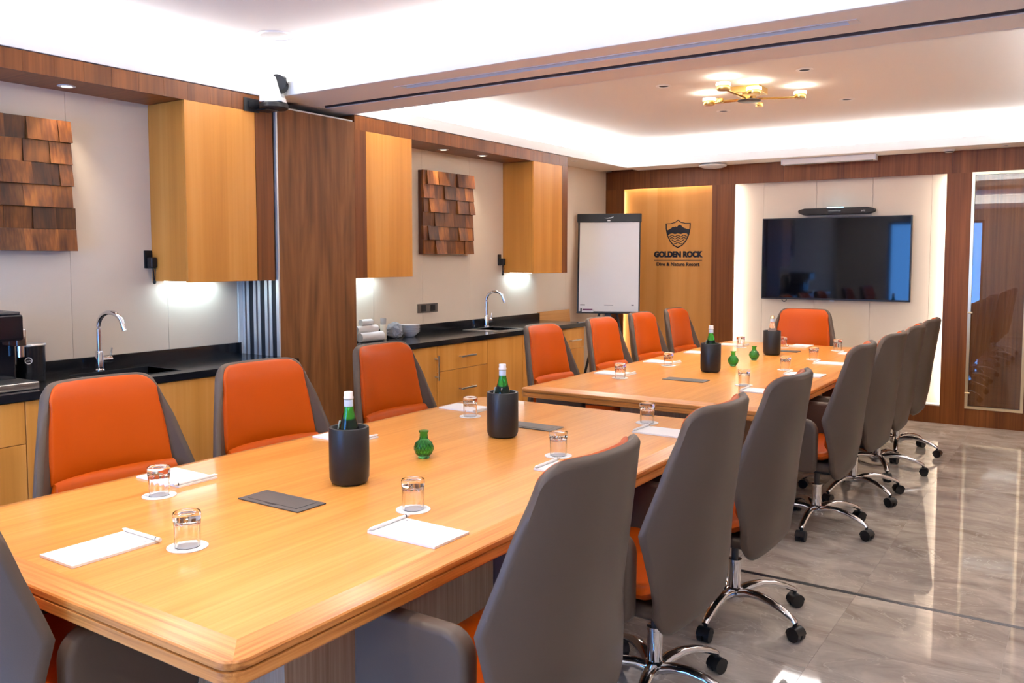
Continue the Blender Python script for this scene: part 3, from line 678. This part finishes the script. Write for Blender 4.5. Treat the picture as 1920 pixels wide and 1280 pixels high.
# chandelier
t = thing('chandelier', 'brass ceiling chandelier with glowing disc lamps on slim arms', 'chandelier', (-2.03, 6.03, ZC))
ob('canopy_plate', M().box(-.10, .10, -.10, .10, -.045, -.0005, .003), BRASS, t)
ob('hub_disc', M().lathe([(.0001, -.096), (.075, -.096), (.080, -.092), (.080, -.088), (.0001, -.088)], 28), GREYP, t)
ob('hub', M().box(-.035, .035, -.05, .05, -.085, -.045, .003).box(-.055, .055, -.06, .06, -.088, -.080, .003), BRASS, t)
for (x, y, r, glow) in ((-.02, -.46, .047, 1), (.10, -.20, .050, 1), (.32, .12, .042, 1), (-.30, .02, .046, 1), (-.20, -.03, .026, 0), (-.02, .29, .030, 0)):
    zz = -.072
    a = ob('arm', M().tube([(0, 0, zz - .008), (x * .95, y * .95, zz - .008)], .007, 8), BRASS, t)
    lp = ob('lamp_cup', M().lathe([(.0001, zz - .018), (r * .85, zz - .018), (r * .92, zz - .012), (r * .92, zz + .012), (.0001, zz + .012)], 28, (x, y, 0)), BRASS, t)
    if glow:
        ob('lamp_disc', M().lathe([(.0001, zz + .0125), (r, zz + .0125), (r * 1.02, zz + .018), (r, zz + .030), (.0001, zz + .032)], 28, (x, y, 0)), LAMPM, lp, 40, 'glowing warm disc')
        light('chandelier_bulb', 'AREA', (-2.03 + x, 6.03 + y, ZC + zz + .034), .6, (1, .88, .70), (PI, 0, 0), r * 1.4)

# ================================================================== tables
def table(y0, y1, label, ped):
    X0, X1 = -2.77, -1.31
    t = thing('conference_table', label, 'table', ((X0 + X1) / 2, (y0 + y1) / 2, 0), 0, 'oak conference tables')
    hx, hy = (X1 - X0) / 2, (y1 - y0) / 2
    b = .062; zt = .75; zo = .738
    ob('table_top', M().box(-hx + b, hx - b, -hy + b, hy - b, .70, zt), TBL_Y, t, 0)
    rc = .045
    def corner(cx, cy, a0): return [(cx + rc * math.cos(a0 + PI / 2 * k / 5), cy + rc * math.sin(a0 + PI / 2 * k / 5)) for k in range(6)]
    outline = corner(hx - rc, hy - rc, 0) + corner(-hx + rc, hy - rc, PI / 2) + corner(-hx + rc, -hy + rc, PI) + corner(hx - rc, -hy + rc, 3 * PI / 2)
    # four mitred bevelled border strips: split the outline at the diagonals
    def side(sx, sy):
        pts = []
        for (x, y) in outline:
            pts.append((x, y))
        return pts
    innr = [(hx - b, hy - b), (-hx + b, hy - b), (-hx + b, -hy + b), (hx - b, -hy + b)]
    # index of mid corner points: each corner has 6 points; mitre falls between point 2 and 3
    def strip_pts(c0, c1):
        a = outline[c0 * 6:(c0 + 1) * 6][3:]; z_ = outline[c1 * 6:(c1 + 1) * 6][:3]
        m0 = [sum(v) / 2 for v in zip(outline[c0 * 6 + 2], outline[c0 * 6 + 3])]; m1 = [sum(v) / 2 for v in zip(outline[c1 * 6 + 2], outline[c1 * 6 + 3])]
        return [tuple(m0)] + a + z_ + [tuple(m1)]
    for (c0, c1, mt_, nm) in ((0, 1, EDGE_X, 'x'), (1, 2, EDGE_Y, 'y'), (2, 3, EDGE_X, 'x'), (3, 0, EDGE_Y, 'y')):
        op = strip_pts(c0, c1); i0 = innr[c0]; i1 = innr[c1]
        mm = M(); bm = mm.bm; n = len(op)
        prof = [(0, zo), (.003, zo - .004), (.003, zo - .017), (-.004, zo - .0185), (-.004, zo - .0215), (.003, zo - .023), (.003, .692), (0, .688)]
        rows = []
        for (dx, z) in prof:
            row = []
            for k, (x, y) in enumerate(op):
                # outward direction
                nx = (x - max(-hx + rc, min(hx - rc, x))); ny = (y - max(-hy + rc, min(hy - rc, y)))
                l = math.hypot(nx, ny) or 1
                row.append(bm.verts.new((x + nx / l * dx, y + ny / l * dx, z)))
            rows.append(row)
        it = [bm.verts.new((*i0, zt)), bm.verts.new((*i1, zt))]; ib = [bm.verts.new((*i0, .688)), bm.verts.new((*i1, .688))]
        bm.faces.new([it[0]] + rows[0] + [it[1]])
        for r0, r1 in zip(rows, rows[1:]):
            for k in range(n - 1): bm.faces.new((r0[k], r1[k], r1[k + 1], r0[k + 1]))
        bm.faces.new([ib[1]] + rows[-1][::-1] + [ib[0]])
        bm.faces.new([it[0], ib[0]] + [r[0] for r in rows[::-1]]); bm.faces.new([ib[1], it[1]] + [r[-1] for r in rows])
        bm.faces.new((it[1], ib[1], ib[0], it[0]))
        ob('edge_border', mm, mt_, t, 25, 'solid oak border with grooved edge')
    ob('pedestal', M().box(-.34, .34, ped[0], ped[1], .0, .70), PALEW, t, 0, 'greyed oak pedestal')
    ob('apron', M().box(-.40, .40, -hy + .35, hy - .35, .66, .70), WALNUT, t, 0)
    return t
table(1.01, 3.84, 'honey oak conference table carrying one green vase', (-.95, .95))
table(4.22, 7.71, 'honey oak conference table carrying two green vases', (-1.2, 1.2))
def hatch(y, label):
    t = thing('cable_hatch', label, 'cable hatch', (-2.05, y, .7505), 0, 'table cable hatches')
    ob('hatch_frame', M().box(-.135, .135, -.058, .058, 0, .004, .0018), GREYP, t)
    ob('hatch_lid', M().box(-.108, .108, -.038, .040, .004, .0048, .0003), GREYP, t); ob('hatch_gap', M().box(-.110, .110, -.040, .042, .0038, .0043), DARK, t, 0)
    ob('finger_notch', M().box(-.022, .022, -.048, -.042, .0042, .0046), DARK, t, 0)
hatch(1.78, 'dark grey cable hatch before the bottle at the one-vase table'); hatch(3.22, 'dark grey cable hatch behind the cooler at the one-vase table end')
hatch(5.00, 'dark grey cable hatch at the two-vase table end facing the gap'); hatch(7.02, 'dark grey cable hatch near the head chair under the television')

# ---- things on the tables
def cooler(y, x, label):
    t = thing('bottle_cooler', label, 'cooler', (x, y, .7508), 0, 'black bottle coolers')
    ob('cooler_body', M().lathe([(.0001, 0), (.048, 0), (.060, .006), (.066, .022), (.0668, .06), (.0668, .187), (.065, .190), (.056, .190), (.0545, .187), (.0545, .02), (.0001, .018)], 48), BLACKM, t)
    return t
def bottle(y, x, label, mat=GREEN, pale=False):
    t = thing('water_bottle', label, 'bottle', (x, y, .7695), 0, 'bottles standing in coolers')
    prof = [(.0001, 0), (.034, 0), (.037, .004), (.0375, .13), (.036, .155), (.028, .185), (.0175, .225), (.0145, .245), (.0140, .268), (.0001, .268)]
    ob('bottle_glass', M().lathe(prof, 36), mat, t)
    ob('neck_label', M().lathe([(.0150, .238), (.0152, .239), (.0148, .262), (.0146, .263)], 28), LABELB, t, 40, 'pale blue and white neck label')
    ob('cap', M().lathe([(.0145, .2645), (.0165, .266), (.0165, .272), (.0145, .275), (.0150, .287), (.0140, .289), (.0001, .289)], 28), WHITE if not pale else GOLD, t)
    if not pale:
        lb = M(); 
        for k in range(13):
            a = math.radians(150 + k * 8); 
        fl = M().lathe([(.0378, .055), (.0379, .056), (.0379, .125), (.0378, .126)], 40)
        ob('front_label', fl, PAPER, t)
        ob('shoulder_label', M().box(-.002, .0, -.012, .012, 0, .03, .0005).xf(Matrix.Translation((-.0335, -.006, .162)) @ Matrix.Rotation(math.radians(15), 4, 'Y')), PAPER, t)
    return t
cool = [(2.06, -2.035, 'one-vase table, beside the near cable hatch'), (2.97, -2.036, 'one-vase table, beside the far cable hatch'), (5.46, -2.066, 'two-vase table, before the vases'), (6.70, -2.038, 'two-vase table, nearest the television')]
for i, (y, x, d) in enumerate(cool):
    cooler(y, x, 'matt black bottle cooler on the ' + d)
    if i < 3: bottle(y, x, 'green glass water bottle in the cooler, ' + d)
    else: bottle(y, x, 'clear bottle with pale gold neck in the cooler nearest the television', pbr('pale_glass', (.95, .80, .72), .03, trans=.8), True)
def vase(y, x, label):
    t = thing('bud_vase', label, 'vase', (x, y, .7508), 0, 'green bud vases')
    prof = [(.0001, .0), (.021, .0), (.022, .003), (.021, .006), (.030, .016), (.0365, .032), (.0365, .043), (.030, .060), (.020, .069), (.0165, .074), (.0150, .094), (.0195, .101), (.0200, .103), (.0180, .1035), (.0125, .094), (.0130, .072), (.027, .058), (.0325, .042), (.0325, .033), (.026, .018), (.015, .010), (.0001, .009)]
    ob('vase_body', M().lathe(prof, 48), VASEG, t)
    rr = M()
    for k in range(16):
        for sgn in (1, -1):
            pts = []
            for q in range(9):
                z = .014 + .046 * q / 8; r = interp([(.014, .029), (.032, .0366), (.043, .0366), (.060, .0302)], z)
                a = 2 * PI * k / 16 + sgn * q * .09; pts.append((r * math.cos(a), r * math.sin(a), z))
            rr.tube(pts, .0009, 4)
    ob('diamond_ribs', rr, VASEG, t)
vase(2.48, -2.061, 'round green glass bud vase alone on the table by two coolers')
vase(5.85, -2.049, 'round green glass bud vase next to the cooler with the green bottle'); vase(6.28, -2.041, 'round green glass bud vase next to the cooler with the clear bottle')

gl_mesh = {}
def tumbler(x, y, label):
    t = thing('glass_tumbler', label, 'glass', (x, y, .7532), random.uniform(0, 6), 'upturned tumblers')
    if not gl_mesh:
        m = M(); n = 48
        prof = [(.0310, 0), (.0318, .0), (.0335, .055), (.0345, .068), (.0350, .070), (.0352, .088), (.0340, .0905), (.0260, .0900), (.0250, .0880), (.0001, .0870), (.0001, .0720), (.0290, .0705), (.0310, .066), (.0305, .055), (.0292, .001), (.0310, 0)]
        m.lathe(prof, n)
        for v in m.bm.verts:
            r = math.hypot(v.co.x, v.co.y)
            if .003 < v.co.z < .066 and r > .0315:
                a = math.atan2(v.co.y, v.co.x); k = 1 - .034 * (1 + math.cos(12 * a)); v.co.x *= k; v.co.y *= k
        o = ob('tumbler_glass', m, GLASS, t); gl_mesh['g'] = o.data
    else:
        o = bpy.data.objects.new('tumbler_glass', gl_mesh['g']); COL.objects.link(o); o.parent = t
    return t
cm = {}
def coaster(x, y, label):
    t = thing('paper_coaster', label, 'coaster', (x, y, .7506), random.uniform(-.4, .4), 'white paper coasters')
    if not cm:
        o = ob('coaster_disc', M().lathe([(.0001, 0), (.052, 0), (.052, .0018), (.0001, .0018)], 40), PAPER, t); cm['d'] = o.data
        pm_ = M(); r2 = random.Random(2)
        for k in range(9):
            x = -.024 + k * .006; pm_.tube([(x, r2.uniform(-.004, 0), 0), (x + r2.uniform(-.002, .004), r2.uniform(.002, .005), 0)], .0005, 4)
        pm_.box(-.014, .012, -.0105, -.0095, -.0002, .0003)
        p = ob('coaster_print', pm_, GREYINK, t, 0); p.location = (-.008, -.036, .0019); p.rotation_euler = (0, 0, .25); cm['t'] = p.data
    else:
        o = bpy.data.objects.new('coaster_disc', cm['d']); COL.objects.link(o); o.parent = t
        p = bpy.data.objects.new('coaster_print', cm['t']); COL.objects.link(p); p.parent = t; p.location = (-.008, -.036, .0019); p.rotation_euler = (0, 0, .25)
    return t
pm = {}
def notepad(x, y, rz, label, plabel):
    """pad with its long axis along local x, pen lies at the +x end"""
    t = thing('notepad', label, 'notepad', (x, y, .7506), rz, 'white notepads')
    for nm, mk in (('page_block', lambda: M().box(-.118, .118, -.075, .075, 0, .0055)), ('top_sheet', lambda: M().box(-.118, .118, -.0752, .0752, .0055, .0062)), ('pad_print', lambda: M().box(.086, .092, -.060, -.054, .0062, .0065))):
        if nm not in pm: pm[nm] = ob(nm, mk(), {'pad_print': GREYINK}.get(nm, PAPER), t, 0).data
        else:
            o = bpy.data.objects.new(nm, pm[nm]); COL.objects.link(o); o.parent = t
    p = thing('pen', plabel, 'pen', (x + .110 * math.cos(rz), y + .110 * math.sin(rz), .7506 + .0062 + .0052), rz, 'white ballpoint pens')
    for nm, mk, mt_ in (('pen_barrel', lambda: M().cyl((0, -.072, 0), (0, .070, 0), .005, n=14), WHITE), ('pen_ring', lambda: M().cyl((0, -.076, 0), (0, -.072, 0), .0049, n=14), BLACKP), ('pen_button', lambda: M().cyl((0, -.090, 0), (0, -.076, 0), .0052, n=14), WHITE), ('pen_tip', lambda: M().cyl((0, .070, 0), (0, .082, 0), .0045, .001, n=14), WHITE)):
        if nm not in pm: pm[nm] = ob(nm, mk(), mt_, p).data
        else:
            o = bpy.data.objects.new(nm, pm[nm]); COL.objects.link(o); o.parent = p
ORD = ['first', 'second', 'third', 'fourth']
seats = []          # (pad x, y, rz, glass x, y, description, glass?)
T1, T2 = 'one-vase table', 'two-vase table'
for k, y in enumerate((1.775, 2.625, 3.42)): seats.append((-1.497, y, PI, -1.655, y + .165, f'aisle side of the {T1}, {ORD[k]} from its head chair', 1))
for k, y in enumerate((1.775, 2.58, 3.43)): seats.append((-2.57, y, 0, -2.425, y - .165, f'cabinet side of the {T1}, {ORD[k]} from its head chair', k != 1))
for k, y in enumerate((7.10, 6.36, 5.64, 4.80)): seats.append((-1.50, y, PI, -1.68, y + .19, f'aisle side of the {T2}, {ORD[k]} from the television', 1))
for k, y in enumerate((7.28, 6.52, 5.77, 5.02)): seats.append((-2.55, y, 0, -2.43, y - .165, f'cabinet side of the {T2}, {ORD[k]} from the television', k != 1))
seats.append((-2.095, 1.22, PI / 2, -1.927, 1.357, f'head of the {T1}, facing the television', 1))
seats.append((-2.03, 7.50, -PI / 2, -2.125, 7.28, f'head of the {T2}, under the television', 1))
for (x, y, rz, gx, gy, d, g) in seats:
    notepad(x, y, rz, 'white notepad, ' + d, 'white pen on notepad, ' + d)
    if g:
        coaster(gx, gy, 'white paper coaster, ' + d); tumbler(gx, gy, 'upturned clear tumbler, ' + d)

# ================================================================== chairs
HW = [(.345, .288), (.50, .303), (.60, .313), (.66, .322), (1.035, .225)]
XB = [(.345, -.180), (.50, -.215), (.70, -.238), (1.035, -.287)]
FW = [(.345, .03), (.50, .07), (.66, .125), (.80, .10), (1.035, .070)]
ZTOP = 1.035
def hw(z): return interp(HW, z)
def sx(s, z): return interp(XB, z) + interp(FW, z) * abs(s) ** 2.6
def corner_drop(s, s0, r):
    a = max(0, (abs(s) - s0) / (1 - s0)); return r * (1 - math.sqrt(max(0, 1 - a * a)))
def make_chair():
    t = thing('swivel_chair', 'taupe and orange leather swivel chair', 'chair', (0, 0, 0), 0, 'conference chairs')
    zs = [.345 + (1.035 - .345) * k / 24 for k in range(25)]
    zs = sorted(zs + [.66, 1.02, 1.03])
    ss = [-1, -.985, -.96, -.92, -.86, -.78] + [-.68 + 1.36 * k / 12 for k in range(13)] + [.78, .86, .92, .96, .985, 1]
    zb = .345
    def zz_(s, z):          # round the top and bottom corners by pulling the end rows in
        t_ = (z - zb) / (ZTOP - zb)
        top = ZTOP - corner_drop(s, .78, .045); bot = zb + corner_drop(s, .70, .060)
        k1 = max(0, (t_ - .70) / .30) ** 2.2; k0 = max(0, (.30 - t_) / .30) ** 2.2
        return z - (ZTOP - top) * k1 + (bot - zb) * k0
    grid = [[Vector((sx(s, zz_(s, z)), s * hw(zz_(s, z)), zz_(s, z))) for s in ss] for z in zs]
    def nrm(i, j):
        s = ss[j]; z = grid[i][j].z; e = .01
        hwz = hw(z) + 1e-4
        du = Vector((sx(min(1, s + e), z) - sx(max(-1, s - e), z), (min(1, s + e) - max(-1, s - e)) * hwz, 0))
        dv = Vector((sx(s, z + e) - sx(s, z - e), 0, 2 * e))
        n_ = du.cross(dv).normalized()
        return n_ if n_.x > 0 else -n_
    ob('back_shell', M().sheet(grid, lambda i, j: nrm(i, j) * .034, 4), TAUPE, t, 50, 'taupe leather outer back shell')
    # orange back cushion
    c0, c1 = .690, ZTOP - .002
    cz = [c0 + (c1 - c0) * k / 14 for k in range(15)]
    def cw(z): return interp([(.69, .240), (c1, .203)], z)
    def cz_(s, z):
        t_ = (z - c0) / (c1 - c0)
        return z - corner_drop(s, .72, .045) * max(0, (t_ - .6) / .4) + corner_drop(s, .82, .018) * max(0, (.3 - t_) / .3)
    g2 = [[Vector((sx(s * cw(cz_(s, z)) / hw(cz_(s, z)), cz_(s, z)) + .028, s * cw(cz_(s, z)), cz_(s, z))) for s in ss] for z in cz]
    def puff(i, j):
        s = ss[j]; q = (cz[i] - c0) / (c1 - c0)
        return Vector((1, 0, .12)) * (.026 + .018 * max(0, 1 - s ** 4) ** .6 * max(0, 1 - (2 * q - 1) ** 4) ** .5)
    ob('back_cushion', M().sheet(g2, puff, 4), ORANGE, t, 60, 'orange leather back cushion')
    # seat pad curving up into the back
    prof = [(.225, .385, .225), (.250, .400, .240), (.256, .418, .246), (.240, .430, .25), (.20, .434, .252), (.10, .430, .254), (.0, .426, .256), (-.08, .428, .256), (-.135, .450, .254), (-.168, .50, .250), (-.184, .57, .246), (-.192, .63, .242), (-.196, .686, .238)]
    g3 = [[Vector((x + (interp(FW, z) * abs(s * w_ / hw(z)) ** 2.6 if z > .46 else 0), s * w_, z + .010 * abs(s) ** 3 * (1 if z < .46 else 0))) for s in ss] for (x, z, w_) in prof]
    def so(i, j):
        a = prof[max(i - 1, 0)]; b = prof[min(i + 1, len(prof) - 1)]
        return Vector((b[1] - a[1], 0, -(b[0] - a[0]))).normalized() * .044
    ob('seat_pad', M().sheet(g3, so, 4), ORANGE, t, 60, 'orange leather seat pad')
    ob('seat_shell', M().box(-.15, .225, -.258, .258, .372, .42, .02, 3), TAUPE, t, 50)
    for s in (-1, 1):
        pl = []
        for (cx, cz_, r, a0) in ((.236, .425, .05, -90), (.226, .598, .06, 0), (.005, .590, .068, 90), (-.030, .405, .03, 180)):
            for k in range(6): a = math.radians(a0 + 90 * k / 5); pl.append((cx + r * math.cos(a), cz_ + r * math.sin(a)))
        ob('armrest', M().prism(pl, 'y', s * .268, s * .326, .018, 3), TAUPE, t, 50, 'taupe leather padded armrest')
    ob('tilt_mechanism', M().box(-.11, .10, -.07, .07, .318, .373, .008).box(-.02, .04, -.16, -.07, .335, .347, .003), BLACKP, t)
    ob('gas_column', M().cyl((0, 0, .235), (0, 0, .32), .0145, n=16), GREYP, t); ob('column_sleeve', M().lathe([(.0001, .065), (.024, .065), (.0265, .075), (.0265, .232), (.029, .234), (.029, .246), (.0145, .248)], 24), CHROME, t)
    hub = ob('star_base', M().lathe([(.0001, .068), (.036, .068), (.042, .078), (.040, .118), (.028, .128), (.0001, .128)], 28), CHROME, t)
    lm = None
    for k in range(5):
        a = 2 * PI * k / 5
        if k == 0:
            leg = ob('base_leg', M().tube([(.02, 0, .100), (.07, 0, .118), (.13, 0, .124), (.19, 0, .116), (.25, 0, .098), (.29, 0, .080), (.305, 0, .070)], [.027, .025, .022, .0195, .0175, .016, .013], 14, flat=.72), CHROME, hub)
            cs = M().cyl((.305, -.024, .0275), (.305, -.005, .0275), .0275, n=24).cyl((.305, .005, .0275), (.305, .024, .0275), .0275, n=24).cyl((.305, -.020, .0275), (.305, .020, .0275), .010, n=12).cyl((.300, 0, .035), (.300, 0, .072), .008, n=10)
            hood = [(.305 + .031 * math.cos(math.radians(a_)), .0275 + .031 * math.sin(math.radians(a_))) for a_ in range(10, 181, 17)]
            hood += [(.305 + .024 * math.cos(math.radians(a_)), .0275 + .024 * math.sin(math.radians(a_))) for a_ in range(180, 9, -17)]
            cs.prism(hood, 'y', -.0255, .0255)
            cas = ob('caster', cs, BLACKP, hub)
        else:
            for src in (leg, cas):
                c = src.copy(); COL.objects.link(c); c.parent = hub; c.rotation_euler = (0, 0, a)
    return t, hub
chair0, hub0 = make_chair()
spots = []
for k, (y, x, dr) in enumerate(((1.82, -1.19, 0), (2.66, -1.19, 0), (3.46, -1.19, 0))): spots.append((x, y, PI + math.radians(dr), f'taupe-backed swivel chair on the aisle side, {ORD[k]} from the head chair, {T1}'))
for k, (y, x, dr) in enumerate(((7.18, -1.20, 0), (6.44, -1.20, 2), (5.70, -1.20, -2), (4.89, -1.22, 2))): spots.append((x, y, PI + math.radians(dr), f'taupe-backed swivel chair on the aisle side, {ORD[k]} from the television, {T2}'))
for k, (y, x, dr) in enumerate(((1.82, -2.88, 0), (2.50, -2.80, -2), (3.39, -2.88, 2))): spots.append((x, y, math.radians(dr), f'orange-cushioned swivel chair on the cabinet side, {ORD[k]} from the head chair, {T1}'))
for k, (y, x, dr) in enumerate(((7.30, -2.89, 0), (6.58, -2.89, 0), (5.84, -2.88, 0), (4.99, -2.88, 0))): spots.append((x, y, math.radians(dr), f'orange-cushioned swivel chair on the cabinet side, {ORD[k]} from the television, {T2}'))
spots.append((-2.19, 1.06, PI / 2, f'swivel chair at the head of the {T1}, its taupe back in blue daylight'))
spots.append((-2.11, 7.68, -PI / 2, f'swivel chair with orange cushion below the television at the head of the {T2}'))
ROT = {0: 20, 1: 175, 2: 160, 6: 160}
for i, (x, y, rz, lab) in enumerate(spots):
    c = chair0 if i == 0 else copy_tree(chair0)
    c.location = (x, y, 0); c.rotation_euler = (0, 0, rz); c['label'] = lab
    for ch in c.children:
        if ch.name.startswith('star_base'): ch.rotation_euler = (0, 0, math.radians(ROT.get(i, random.uniform(0, 72))))
